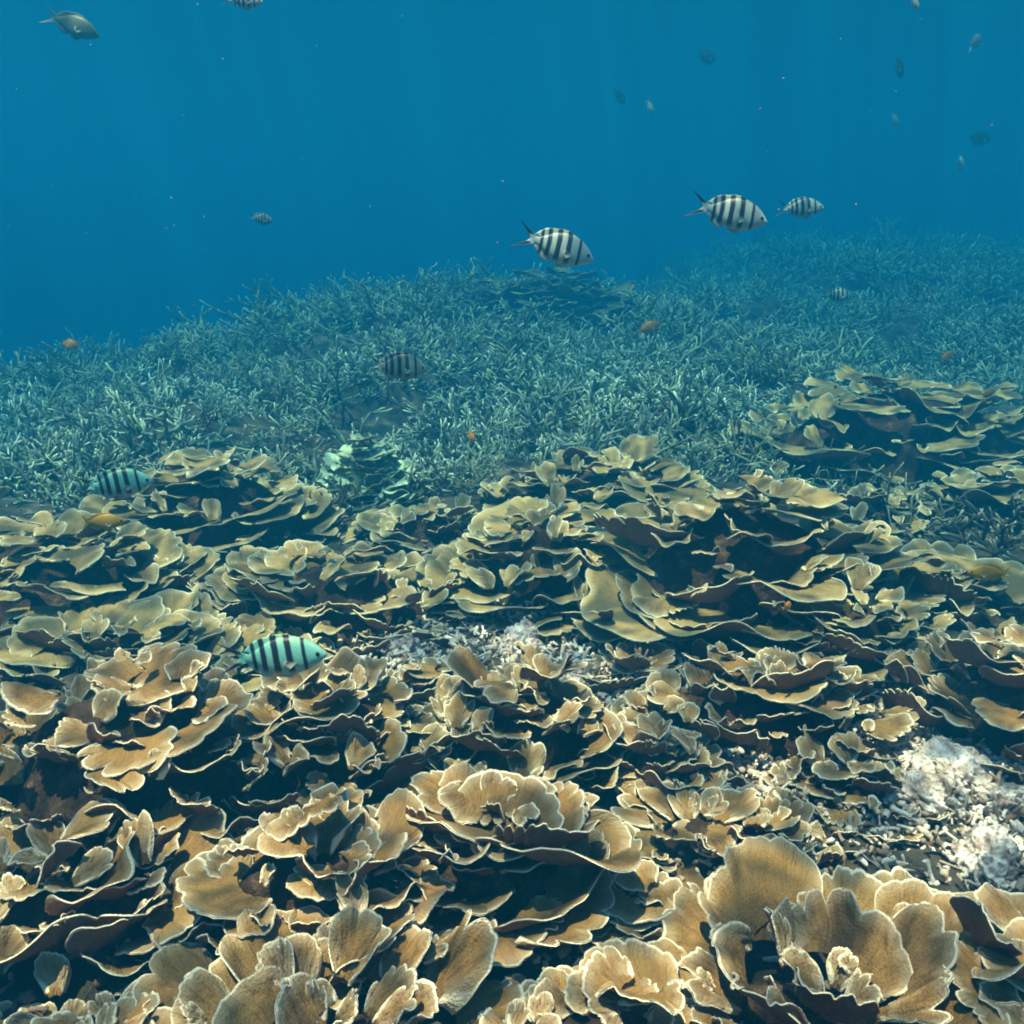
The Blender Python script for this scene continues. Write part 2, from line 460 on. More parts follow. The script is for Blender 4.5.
def colony(label, X, Y, rx, ry, H, n, size_, mat=None, det=1.0, rise=0.0, name='plate_coral', cat='plate coral', zb=None, back=0.25, flat=0.85):
    mat = mat or M_PLATE
    size = size_ * (0.84 if Y < 1.8 else 0.86); n = min(100, int(n * (1.6 if Y < 1.8 else 1.3)))
    if Y < 1.8 and flat == 0.85: flat = 0.6; H = H * (1.2 if Y < 1.7 else 1.05)
    z0 = gz(X, Y) - 0.02 + rise if zb is None else zb
    root = empty(name, (X, Y, z0))
    tag(root, label, cat, 'plate coral colonies')
    obj('base', dome_core(rx * 0.76, ry * 0.76, H * 0.80, nseed(), M_LUMP if name == 'leaf_coral' else None), root)
    pts = []
    tries = 0
    md = math.sqrt(rx * ry / n) * 1.25
    face = math.atan2(-Y, -X)                        # towards the camera
    while len(pts) < n and tries < 6000:
        tries += 1
        a = random.uniform(0, 2 * math.pi); q = math.sqrt(random.uniform(0, 1)) * 1.02
        px, py = rx * q * math.cos(a), ry * q * math.sin(a)
        if q > 0.55 and math.cos(a - face) < -0.2 and random.random() > back: continue
        if all((px - b[0]) ** 2 + (py - b[1]) ** 2 > (md * (1 - tries / 9000)) ** 2 for b in pts):
            pts.append((px, py, q, a))
    for px, py, q, a in pts:
        z = H * (1 - q ** 2.0) * 0.9 * random.uniform(0.75, 1.15) + random.uniform(0, 0.03)
        outward = math.atan2(py / ry ** 2, px / rx ** 2)
        if q < 0.35: outward += random.gauss(0, 1.0)
        az = outward + random.gauss(0, 0.5)
        s = size * random.choice((0.5, 0.7, 0.9, 1.0, 1.1, 1.3)) * random.uniform(0.85, 1.15)
        shelf = random.random() < (0.62 if q > 0.4 else 0.4)
        if q < 0.45: t0, t1 = random.uniform(0.2, 0.9), random.uniform(-0.05, 0.5)
        else: t0, t1 = random.uniform(0.15, 1.0), random.uniform(-0.1, 0.75)
        t0 *= flat; t1 *= flat
        facing = math.cos(az - face)
        if Y < 2.3 and facing > 0.1 and q > 0.3 and random.random() < (0.62 if Y < 1.8 else 0.35):
            t0, t1 = random.uniform(0.65, 1.05), random.uniform(0.55, 1.05)      # vase-like: the outer side and its rim show
            shelf = random.random() < 0.8
        if random.random() < (0.20 if Y < 1.8 else 0.15):                       # upright fans that open towards the light
            az = math.pi / 2 + random.gauss(0, 0.9); shelf = False; s *= 0.75
            t0, t1 = random.uniform(0.6, 1.2), random.uniform(0.2, 0.8)
        back_in = s * 0.35
        add_frond(root, mat, (px - back_in * math.cos(az), py - back_in * math.sin(az), z - 0.01), az, s, t0, t1, shelf, random.gauss(0, 0.10), det,
                  r0=s * (random.uniform(0.4, 1.1) if Y < 1.8 else random.uniform(0.6, 1.5)) if shelf else None)
    return root

def whorl(label, X, Y, rings, mat=None, lobes=None, notch=None, det=1.4, rise=0.0, name='plate_coral', core=(0.14, 0.14, 0.12), face=None):
    """A vase-like colony: rings of fronds (radius, z, count, length, tilt0, tilt1) leaning out round a hollow middle."""
    mat = mat or M_PLATE
    root = empty(name, (X, Y, gz(X, Y) - 0.02 + rise))
    tag(root, label, 'plate coral', 'plate coral colonies')
    obj('base', dome_core(*core, nseed()), root)
    for rad, z, cnt, L, t0, t1 in rings:
        off = random.uniform(0, 6.28)
        for k in range(cnt):
            a = off + k * 2 * math.pi / cnt + random.gauss(0, 0.16)
            r = rad * random.uniform(0.8, 1.2)
            s = L * random.uniform(0.75, 1.2)
            add_frond(root, mat, (r * math.cos(a), r * math.sin(a), z + random.uniform(-0.015, 0.015)), a + random.gauss(0, 0.22), s,
                      t0 + random.gauss(0, 0.1), t1 + random.gauss(0, 0.12) + (0.25 if math.sin(a) < -0.3 else 0), random.random() < 0.4, random.gauss(0, 0.1), det,
                      lobes=lobes and random.uniform(*lobes), notch=notch and random.uniform(*notch))
    return root

def XY(px, py, z):
    p = at_z(px, py, z); return float(p[0]), float(p[1])

# foreground whorls
x, y = XY(320, 950, 0.18)
whorl('large tan whorl of upright rounded plates at the bottom edge, left of centre', x, y,
      [(0.18, 0.05, 14, 0.085, 0.45, 0.15), (0.12, 0.09, 11, 0.085, 0.75, 0.35), (0.07, 0.11, 9, 0.075, 1.0, 0.6), (0.02, 0.11, 4, 0.06, 1.1, 0.8), (0.12, 0.12, 6, 0.035, 1.0, 0.6)],
      core=(0.17, 0.14, 0.09), det=1.7, lobes=(3.0, 7.0), notch=(0.14, 0.36))
x, y = XY(840, 940, 0.16)
whorl('large tan whorl with thick white-edged folded plates in the bottom right corner area', x, y,
      [(0.18, 0.05, 13, 0.09, 0.5, 0.15), (0.12, 0.09, 10, 0.09, 0.8, 0.35), (0.07, 0.11, 8, 0.08, 1.0, 0.7), (0.02, 0.10, 4, 0.06, 1.1, 0.8), (0.12, 0.11, 6, 0.04, 1.0, 0.6)],
      core=(0.17, 0.14, 0.09), det=1.7, lobes=(3.0, 7.0), notch=(0.14, 0.36))
x, y = XY(600, 985, 0.12)
colony('low cluster of small curled plates at the bottom edge between the two big whorls', x, y, 0.15, 0.13, 0.10, 36, 0.055, det=1.3, back=0.8)
x, y = XY(1020, 940, 0.14)
colony('smooth brown plates cut by the right edge of the photo, lowest ones', x, y, 0.15, 0.15, 0.12, 24, 0.085, det=1.4, back=0.8)
x, y = XY(60, 1010, 0.10)
colony('small pale rounded plates in the bottom left corner', x, y, 0.16, 0.12, 0.08, 26, 0.06, det=1.3, back=0.8)
# left foreground mass
x, y = XY(130, 740, 0.14)
colony('broad tiered tan plate coral under the teal striped fish at the left', x, y, 0.36, 0.26, 0.22, 88, 0.078, det=1.0)
x, y = XY(330, 725, 0.10)
colony('tan plate coral under the snout of the near teal striped fish', x, y, 0.22, 0.22, 0.18, 52, 0.078, det=1.1)
x, y = XY(310, 850, 0.12)
colony('tan plates with tall fans directly behind the bottom left whorl', x, y, 0.24, 0.15, 0.16, 42, 0.085, det=1.3, back=0.7)
x, y = XY(70, 870, 0.08)
colony('dark shaded plates with thin white rims at the left edge, above the corner', x, y, 0.24, 0.17, 0.12, 34, 0.085, det=1.2, flat=1.25)
x, y = XY(520, 705, 0.12)
colony('central tan plate coral just below the patch of broken white rubble', x, y, 0.21, 0.16, 0.17, 52, 0.078, det=1.1)
x, y = XY(500, 840, 0.08)
colony('stack of wide smooth fans below the middle of the photo', x, y, 0.19, 0.17, 0.14, 36, 0.098, det=1.3, back=0.8)
x, y = XY(720, 815, 0.05)
colony('low flat plates sprawling right of the wide fans, partly dead', x, y, 0.22, 0.13, 0.07, 28, 0.085, det=1.2, back=0.8)
x, y = XY(760, 705, 0.06)
colony('scattered small plates on dark rubble right of centre', x, y, 0.32, 0.19, 0.14, 56, 0.068, det=1.0)
x, y = XY(860, 630, 0.08)
colony('bushy little plates beside the small orange fish at the right', x, y, 0.24, 0.22, 0.18, 56, 0.065, M_PLATE_G, det=0.9)
x, y = XY(1015, 690, 0.08)
colony('shaded plates at the right edge above the bright white rubble', x, y, 0.24, 0.22, 0.19, 44, 0.085, det=0.9)
x, y = XY(640, 665, 0.03)
colony('little plates growing over the right end of the central rubble patch', x, y, 0.13, 0.10, 0.07, 20, 0.065, det=1.0)
x, y = XY(655, 760, 0.03)
colony('little plates in the dark gap between the central coral and the low flat plates', x, y, 0.13, 0.12, 0.09, 32, 0.06, det=1.0)
x, y = XY(850, 780, 0.02)
colony('low broken plates at the left edge of the bright right rubble', x, y, 0.16, 0.14, 0.06, 28, 0.06, det=1.0)
x, y = XY(420, 670, 0.05)
colony('small plates behind the teal fish snout, at the left end of the rubble patch', x, y, 0.15, 0.09, 0.05, 16, 0.065, det=1.0)
x, y = XY(640, 900, 0.04)
colony('small ragged plates between the wide fans and the bottom right whorl', x, y, 0.10, 0.10, 0.07, 26, 0.055, det=1.2)
# middle
x, y = XY(740, 575, 0.10)
colony('largest tiered plate coral dome in the middle, with deep dark gaps between ledges', x, y, 0.48, 0.40, 0.36, 98, 0.11, M_PLATE_G, det=0.8, flat=0.5)
x, y = XY(540, 560, 0.10)
colony('plate coral flank left of the largest middle dome, above the white rubble', x, y, 0.30, 0.28, 0.24, 64, 0.09, M_PLATE_G, det=0.8, flat=0.6)
x, y = XY(610, 475, 0.16)
colony('flat-topped plate coral at the back of the big middle dome', x, y, 0.52, 0.34, 0.22, 76, 0.11, M_PLATE_G, det=0.7, flat=0.45)
x, y = XY(330, 590, 0.08)
colony('long low bank of olive plates left of the big middle dome', x, y, 0.44, 0.26, 0.20, 90, 0.08, M_PLATE_G, det=0.8, flat=0.6)
x, y = XY(205, 500, 0.12)
colony('stepped plate coral dome beside the striped fish at the far left', x, y, 0.42, 0.36, 0.30, 90, 0.095, M_PLATE_G, det=0.7, flat=0.6)
x, y = XY(50, 585, 0.06)
colony('dim stepped plates at the left edge below the yellow fish', x, y, 0.44, 0.36, 0.22, 90, 0.085, M_PLATE_G, det=0.8, flat=0.65)
x, y = XY(130, 650, 0.04)
colony('dark low plates between the left edge plates and the broad tiered tan coral', x, y, 0.4, 0.2, 0.10, 60, 0.08, M_PLATE_G, det=0.8)
x, y = XY(900, 430, 0.14)
colony('wide plate coral shelf with a dark underside at the upper right', x, y, 0.80, 0.48, 0.36, 96, 0.15, M_PLATE_G, det=0.6, flat=0.45, rise=0.09)
x, y = XY(945, 580, 0.08)
colony('smooth grey-brown plates near the yellow-tailed fish at the right edge', x, y, 0.26, 0.2, 0.12, 32, 0.10, M_PLATE_G, det=0.8)
x, y = XY(1010, 490, 0.08)
colony('plates at the right edge below the wide upper shelf', x, y, 0.34, 0.26, 0.16, 40, 0.10, M_PLATE_G, det=0.7)
x, y = XY(885, 505, 0.05)
colony('few small plates between the big middle dome and the branching coral at right', x, y, 0.24, 0.18, 0.10, 28, 0.08, M_PLATE_G, det=0.7)
x, y = XY(430, 520, 0.03)
colony('small plates at the foot of the staghorn ridge, left of the flat-topped coral', x, y, 0.24, 0.2, 0.10, 30, 0.08, M_PLATE_G, det=0.7)
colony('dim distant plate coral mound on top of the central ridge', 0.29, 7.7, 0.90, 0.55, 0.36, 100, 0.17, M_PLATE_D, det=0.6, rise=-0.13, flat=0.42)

def XYG(px, py, dz=0.0):
    z = 0.05
    for k in range(12):
        x, y = XY(px, py, z); z = 0.5 * z + 0.5 * (gz(x, y) + dz)
    return x, y
gx, gy = XYG(366, 478, 0.06)
colony('pale green ruffled coral head below the staghorn ridge', gx, gy, 0.17, 0.15, 0.20, 76, 0.055, M_GREEN, det=0.7, rise=0.03, name='leaf_coral', cat='leaf coral')
x, y = XYG(392, 494, 0.03)
colony('smaller pale green ruffled coral knob in front of the green head', x, y, 0.09, 0.08, 0.09, 20, 0.055, M_GREEN, det=0.7, name='leaf_coral', cat='leaf coral')

# ---------------------------------------------------------------- branching coral
def tube_set(segs, sides=5):
    """segs: list of (points Nx3, radii N, tip values N) -> joined arrays with capped ends."""
    VV, QQ, TT, TV = [], [], [], []
    base = 0
    for P, rad, tv in segs:
        P = np.asarray(P, float); n = len(P)
        d = np.gradient(P, axis=0); d /= np.linalg.norm(d, axis=1, keepdims=True) + 1e-9
        ref = np.array([0.3, 0.2, 0.93]) if abs(d[0, 2]) < 0.9 else np.array([1.0, 0, 0])
        e1 = np.cross(d, ref); e1 /= np.linalg.norm(e1, axis=1, keepdims=True) + 1e-9
        e2 = np.cross(d, e1)
        an = np.arange(sides) * 2 * math.pi / sides
        ring = P[:, None, :] + np.asarray(rad)[:, None, None] * (e1[:, None, :] * np.cos(an)[None, :, None] + e2[:, None, :] * np.sin(an)[None, :, None])
        VV.append(ring.reshape(-1, 3)); VV.append((P[-1] + d[-1] * rad[-1] * 0.8)[None])
        TV.append(np.repeat(tv, sides)); TV.append([tv[-1]])
        idx = base + np.arange(n * sides).reshape(n, sides); nx = np.roll(idx, -1, 1)
        QQ.append(np.stack([idx[:-1], nx[:-1], nx[1:], idx[1:]], -1).reshape(-1, 4))
        cap = base + n * sides
        TT.append(np.stack([idx[-1], nx[-1], np.full(sides, cap)], -1))
        base += n * sides + 1
    return np.concatenate(VV), np.concatenate(QQ), np.concatenate(TT), np.concatenate(TV)

def staghorn_arrays(seed, rad=0.22, n0=26, thick=0.008, sides=5):
    rg = np.random.default_rng(seed)
    segs = []
    def grow(p, d, length, r, depth, t0):
        m = 5
        pts = [p]
        dd = d.copy()
        for k in range(m - 1):
            dd = dd + rg.normal(0, 0.16, 3) + np.array([0, 0, 0.05]); dd /= np.linalg.norm(dd)
            pts.append(pts[-1] + dd * length / (m - 1))
        last = depth == 0
        r1 = r * (0.55 if last else 0.8)
        t1 = 1.0 if last else t0 + 0.3
        segs.append((pts, np.linspace(r, r1, m), np.linspace(t0, t1, m) ** (2.0 if last else 1.0)))
        if depth > 0:
            for q in range(rg.integers(2, 5)):
                k = rg.integers(1, m)
                nd = dd + rg.normal(0, 1.0, 3); nd[2] = abs(nd[2]) * 0.75 if rg.random() < 0.7 else nd[2] * 0.6; nd /= np.linalg.norm(nd)
                grow(np.array(pts[k]), nd, length * rg.uniform(0.5, 0.85), r * 0.78, depth - 1, t0 + 0.3 * k / m)
    for i in range(n0):
        a = rg.uniform(0, 6.283); q = math.sqrt(rg.uniform(0, 1))
        lean = q * 1.35
        d = np.array([math.cos(a) * math.sin(lean), math.sin(a) * math.sin(lean), math.cos(lean)])
        p = np.array([math.cos(a) * q * rad * 0.55, math.sin(a) * q * rad * 0.55, -0.04])
        grow(p, d, rad * rg.uniform(0.36, 0.72), thick * rg.uniform(0.85, 1.25), 2 if rg.random() < 0.8 else 1, 0.1)
    return tube_set(segs, sides)

STAG = []
for k in range(8):
    sd = 900 + k
    while staghorn_arrays(sd, 0.24, 24 + 3 * (k % 3), 0.0056)[0][:, 2].max() > 0.29: sd += 37
    V, Q, T, tv = staghorn_arrays(sd, 0.24, 20 + 3 * (k % 3), 0.0070 + 0.0011 * (k % 3))
    STAG.append((V, Q, T, tv))
STAG_ME = [mesh_np('staghorn_coral', V, Q, T, M_STAG, {'tip': tv}) for V, Q, T, tv in STAG]
STAG_ME_D = [mesh_np('staghorn_coral', *staghorn_arrays(950 + k, 0.2, 26, 0.009)[:3], M_STAG_D, {'tip': staghorn_arrays(950 + k, 0.2, 26, 0.009)[3]}) for k in range(2)]

_pv = staghorn_arrays(977, 0.2, 16, 0.0135)
STAG_ME_P = mesh_np('staghorn_coral', _pv[0], _pv[1], _pv[2], M_STAG_P, {'tip': _pv[3]})

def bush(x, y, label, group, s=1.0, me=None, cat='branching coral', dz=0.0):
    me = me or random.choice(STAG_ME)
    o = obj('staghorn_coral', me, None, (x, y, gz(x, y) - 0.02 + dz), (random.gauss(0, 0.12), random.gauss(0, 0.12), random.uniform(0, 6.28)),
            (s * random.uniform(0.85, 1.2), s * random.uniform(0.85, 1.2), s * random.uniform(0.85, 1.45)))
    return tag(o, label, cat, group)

COLONIES = [(o.location.x, o.location.y, max(c.dimensions.x for c in o.children if c.name.startswith('base')) / 2 if False else 0.0) for o in COL.objects if o.name.startswith('plate_coral')]
AVOID = [(-1.03, 2.9, 0.42), (0.27, 7.5, 0.70), (gx, gy, 0.30), (gx + 0.05, gy - 0.25, 0.26), (1.85, 3.75, 0.62), (0.32, 2.75, 0.5)]
pts = []
tries = 0
while len(pts) < 290 and tries < 60000:
    tries += 1
    yy = 3.05 + 2.5 * random.random() ** 1.1
    xx = random.uniform(-1, 1) * (0.66 * yy + 0.25)
    if yy < 3.35 and xx > 0.1: continue
    if fbm(np.array(xx * 1.5), np.array(yy * 1.5), 77.0, 2) < -0.16: continue
    if any((xx - a) ** 2 + (yy - b) ** 2 < r * r for a, b, r in AVOID): continue
    if all((xx - a) ** 2 + (yy - b) ** 2 > 0.265 ** 2 for a, b in pts):
        pts.append((xx, yy))
for xx, yy in pts:
    if xx < -1.35: lab, g = 'pale-tipped staghorn bush in the thicket on the left slope', 'staghorn bushes on the left slope'
    elif xx < 0.75: lab, g = 'olive staghorn bush in the thicket on the central ridge', 'staghorn bushes on the central ridge'
    else: lab, g = 'hazy green staghorn bush in the thicket on the right-hand rise', 'staghorn bushes on the right rise'
    bush(xx, yy, lab, g, random.choice((0.6, 0.75, 0.9, 1.0, 1.1)))

def thicket():
    """the far thicket that reads as one mass"""
    VV, QQ, TT, TV = [], [], [], []
    base = 0
    far = [staghorn_arrays(990 + k, 0.27, 11, 0.0105, 3) for k in range(5)]
    done = 0
    while done < 1250:
        yy = 5.3 + 14 * random.random() ** 1.25
        xx = random.uniform(-1, 1) * (0.7 * yy)
        if xx < 0.0 and yy > 11.5: continue
        if fbm(np.array(xx * 1.1), np.array(yy * 1.1), 77.0, 2) < -0.15: continue
        if any((xx - a) ** 2 + (yy - b) ** 2 < r * r for a, b, r in AVOID): continue
        V, Q, T, tv = far[done % 5]
        a = random.uniform(0, 6.28); s = random.choice((0.55, 0.75, 1.0, 1.25)) * (1.0 if yy < 9 else 1.35)
        c, sn = math.cos(a) * s, math.sin(a) * s
        W = np.stack([V[:, 0] * c - V[:, 1] * sn + xx, V[:, 0] * sn + V[:, 1] * c + yy, V[:, 2] * s + gz(xx, yy) - 0.02], -1)
        VV.append(W); QQ.append(Q + base); TT.append(T + base); TV.append(tv); base += len(V); done += 1
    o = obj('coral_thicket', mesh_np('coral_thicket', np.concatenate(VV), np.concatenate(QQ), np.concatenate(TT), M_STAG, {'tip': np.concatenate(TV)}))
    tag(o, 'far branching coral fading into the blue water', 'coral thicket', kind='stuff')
thicket()

# singled-out bushes among the plates
for (px, py, z, s, lab, me) in [
        (330, 500, 0.03, 0.75, 'dark grey staghorn bush between the two left plate domes', STAG_ME_D[0]),
        (985, 540, 0.03, 1.0, 'dark finger-branched coral at the right edge above the yellow-tailed fish', STAG_ME_D[1]),
        (60, 465, 0.05, 0.9, 'leggy pale staghorn behind the leftmost striped fish', STAG_ME[0]),
        (920, 520, 0.02, 0.7, 'small staghorn tuft right of the big middle dome', STAG_ME[3]),
        (415, 485, 0.02, 0.8, 'fine pale staghorn in front of the green lump coral', STAG_ME[2]),
        (865, 745, 0.0, 0.45, 'stubby broken staghorn beside the white rubble at the right', STAG_ME_P),
        (975, 815, 0.0, 0.45, 'short upright branches behind the bottom right whorl', STAG_ME_P),
        (650, 680, 0.0, 0.4, 'small branching coral tuft right of the central plates', STAG_ME_P)]:
    x, y = XY(px, py, z)
    bush(x, y, lab, 'single staghorn bushes', s, me)

# ---------------------------------------------------------------- lumps, rocks and rubble
def lump_mesh(name, mat, seed, r=1.0, bumps=9, rough=0.25, squash=0.7):
    rg = np.random.default_rng(seed)
    nu, nv = 72, 40
    a = np.linspace(0, 2 * math.pi, nu, endpoint=False); t = np.linspace(0.02, math.pi - 0.02, nv)
    A, T = np.meshgrid(a, t, indexing='ij')
    D = np.stack([np.sin(T) * np.cos(A), np.sin(T) * np.sin(A), np.cos(T)], -1)
    k = np.zeros_like(A)
    for i in range(bumps):
        c = rg.normal(0, 1, 3); c /= np.linalg.norm(c)
        k = np.maximum(k, np.clip((D @ c - 0.55) / 0.45, 0, 1) ** 0.6 * rg.uniform(0.5, 1.0))
    nz = lambda f, sd: vnoise(D[..., 0] * f + D[..., 2] * f * 0.7 + 40, D[..., 1] * f - D[..., 2] * f * 0.5 + 40, sd) - 0.5
    k = k + 0.9 * nz(3.1, seed) + 0.6 * nz(6.7, seed + 1) + 0.4 * nz(14.0, seed + 2)
    V = D * (1 - rough + rough * k)[..., None] * r
    V[..., 2] *= squash
    idx = np.arange(nu * nv).reshape(nu, nv); nx = np.roll(idx, -1, 0)
    Q = np.stack([idx[:, :-1], idx[:, 1:], nx[:, 1:], nx[:, :-1]], -1).reshape(-1, 4)
    T3 = [tuple(idx[(i), 0] for i in (0, j, j + 1)) for j in range(1, nu - 1)]
    return mesh_np(name, V.reshape(-1, 3), Q, T3, mat)

ROCKS = [(955, 752, 0.085, 'largest bright white dead coral chunk at the right'), (925, 775, 0.06, 'white chunk just left of the largest bright chunk'),
         (1005, 775, 0.06, 'pale chunk at the right edge beside the largest bright chunk'), (895, 720, 0.05, 'greyish dead chunk above the white rubble at the right'),
         (985, 835, 0.05, 'pinkish dead chunk directly behind the lowest right whorl'), (520, 632, 0.06, 'white dead coral chunk in the central rubble patch'),
         (575, 655, 0.05, 'pinkish dead chunk at the right end of the central rubble patch'), (400, 640, 0.05, 'pale broken chunk at the left end of the central rubble patch'),
         (610, 895, 0.035, 'small pink-white chunk between the wide fans and the bottom whorls')]
for k, (px, py, s, lab) in enumerate(ROCKS):
    x, y = XY(px, py, 0.05)
    o = obj('dead_coral_rock', lump_mesh('dead_coral_rock', M_ROCK, 60 + k, s, 10, 0.5, 0.6), None, (x, y, gz(x, y) + s * 0.3), (0.2 * k, 0.1, k * 1.3))
    tag(o, lab, 'dead coral', 'dead coral chunks')

def rubble():
    rg = np.random.default_rng(5)
    segs = []
    tones = []
    patches = [(XY(950, 765, 0.02), 0.20, 1100, 0.88), (XY(500, 645, 0.02), 0.26, 1000, 0.88), (XY(640, 700, 0.02), 0.16, 350, 0.65),
               (XY(420, 640, 0.02), 0.2, 160, 0.7), (XY(620, 895, 0.02), 0.10, 120, 0.75), (XY(850, 760, 0.02), 0.25, 600, 0.55), (XY(380, 450, 0.02), 0.3, 160, 0.6)]
    spots = []
    for (c, sg, n, tn) in patches:
        for i in range(n): spots.append((rg.normal(c[0], sg), rg.normal(c[1], sg * 0.7), tn))
    for i in range(1600):
        yy = rg.uniform(0.5, 3.6); spots.append((rg.uniform(-1, 1) * (0.7 * yy + 0.3), yy, 0.35))
    for (xx, yy, tn) in spots:
        L = rg.uniform(0.008, 0.038); r = rg.uniform(0.0015, 0.005)
        d = rg.normal(0, 1, 3); d[2] *= 0.45; d /= np.linalg.norm(d)
        p = np.array([xx, yy, gz(xx, yy) + rg.uniform(0.0, 0.03)])
        bend = rg.normal(0, 0.35, 3)
        pts = [p + d * L * t + bend * L * t * t * 0.5 for t in np.linspace(-0.5, 0.5, 4)]
        rr = r * rg.uniform(0.45, 1.5, 4)
        tone = float(np.clip(rg.normal(tn, 0.18), 0, 1))
        segs.append((pts, rr, np.full(4, tone)))
        if rg.random() < 0.45:
            d2 = d + rg.normal(0, 0.8, 3); d2 /= np.linalg.norm(d2)
            segs.append(([pts[1] + d2 * L * 0.5 * t for t in (0, 0.35, 0.7, 1)], rr * 0.8, np.full(4, tone)))
    for (xx, yy, tn) in spots:
        xx += rg.normal(0, 0.03); yy += rg.normal(0, 0.03)
        L = rg.uniform(0.006, 0.022); d = rg.normal(0, 1, 3); d /= np.linalg.norm(d)
        p = np.array([xx, yy, gz(xx, yy) + rg.uniform(-0.004, 0.022)])
        pts = [p + d * L * t + rg.normal(0, 0.12 * L, 3) for t in (-0.5, -0.15, 0.2, 0.5)]
        segs.append((pts, L * rg.uniform(0.15, 0.42, 4), np.full(4, float(np.clip(rg.normal(tn, 0.22), 0, 1)))))
    V, Q, T, tv = tube_set(segs, 6)
    o = obj('coral_rubble', mesh_np('coral_rubble', V, Q, T, M_RUBBLE, {'tone': tv}))
    tag(o, 'broken coral sticks and fragments scattered over the seabed', 'rubble', kind='stuff')
rubble()

# ---------------------------------------------------------------- fish
def fish_material(name, light, back, bar, belly, bars=True):
    N = NT(name); O = N.objc()
    sp = N.n('ShaderNodeSeparateXYZ'); N.l(O, sp.inputs[0])
    x, z = sp.outputs[0], sp.outputs[2]
    c = N.ramp(N.math('ADD', N.math('MULTIPLY', z, 2.0), 0.5), [(0.08, belly), (0.45, light), (0.75, light), (0.95, back)])
    c = N.mix(0.35, c, N.ramp(N.noise(O, 40, 3), [(0.3, 0.6), (0.7, 1.0)]), 'MULTIPLY')
    if bars:
        w = N.math('ADD', x, N.math('MULTIPLY', N.math('MULTIPLY', z, z), 0.25))
        w = N.math('ADD', w, N.math('MULTIPLY', z, 0.10))
        w = N.math('ADD', w, N.math('MULTIPLY', N.math('SUBTRACT', N.noise(O, 6, 2), 0.5), 0.02))
        f = N.math('ADD', w, 0.6)                                        # body runs from -0.6 (tail tip) to 0.5 (snout)
        st = [(0.0, 0)]
        for cc, hw in ((0.335, 0.022), (0.44, 0.031), (0.575, 0.036), (0.72, 0.035), (0.875, 0.020)):
            st += [(cc - hw - 0.008, 0), (cc - hw + 0.008, 1), (cc + hw - 0.008, 1), (cc + hw + 0.008, 0)]
        m = N.ramp(f, [(p, float(v)) for p, v in st])
        low = N.ramp(N.math('ADD', z, 0.5), [(0.30, 0.0), (0.37, 1.0)])
        tailbar = N.ramp(N.math('ABSOLUTE', N.math('ADD', z, 0.0)), [(0.04, 0.0), (0.06, 1.0)])
        intail = N.ramp(N.math('ADD', x, 0.6), [(0.19, 1.0), (0.23, 0.0)])
        m = N.math('MULTIPLY', m, low)
        m = N.math('MAXIMUM', m, N.math('MULTIPLY', tailbar, intail))
        c = N.mix(m, c, bar)
    N.bump(N.noise(O, 120, 2), 0.15, 0.01)
    return N.fin(c, 0.4, 0.4)

M_SERG_T = fish_material('teal_striped_fish_skin', (0.20, 0.60, 0.58), (0.26, 0.60, 0.40), (0.012, 0.02, 0.045), (0.45, 0.55, 0.55))
M_SERG_S = fish_material('silver_striped_fish_skin', (0.44, 0.55, 0.56), (0.30, 0.40, 0.36), (0.012, 0.016, 0.035), (0.42, 0.42, 0.40))
M_SERG_D = fish_material('grey_striped_fish_skin', (0.24, 0.32, 0.33), (0.14, 0.20, 0.22), (0.008, 0.014, 0.02), (0.20, 0.27, 0.29))
M_GREY = fish_material('grey_green_fish_skin', (0.14, 0.18, 0.13), (0.07, 0.09, 0.07), (0, 0, 0), (0.30, 0.26, 0.26), False)
M_DARKF = fish_material('dark_fish_skin', (0.03, 0.035, 0.05), (0.02, 0.02, 0.03), (0, 0, 0), (0.05, 0.05, 0.06), False)
M_PALEF = fish_material('pale_fish_skin', (0.55, 0.55, 0.50), (0.4, 0.4, 0.4), (0, 0, 0), (0.6, 0.55, 0.5), False)
M_ORANGE = fish_material('orange_fish_skin', (0.62, 0.27, 0.05), (0.50, 0.20, 0.04), (0, 0, 0), (0.66, 0.36, 0.09), False)
M_YELLOW = fish_material('mustard_fish_skin', (0.42, 0.26, 0.03), (0.28, 0.18, 0.03), (0, 0, 0), (0.5, 0.33, 0.06), False)
_n = NT('fish_eye'); M_EYE = _n.fin((0.01, 0.01, 0.012), 0.15, 0.6)
_n = NT('clear_fin'); M_FIN = _n.fin((0.35, 0.40, 0.38), 0.6, 0.2)

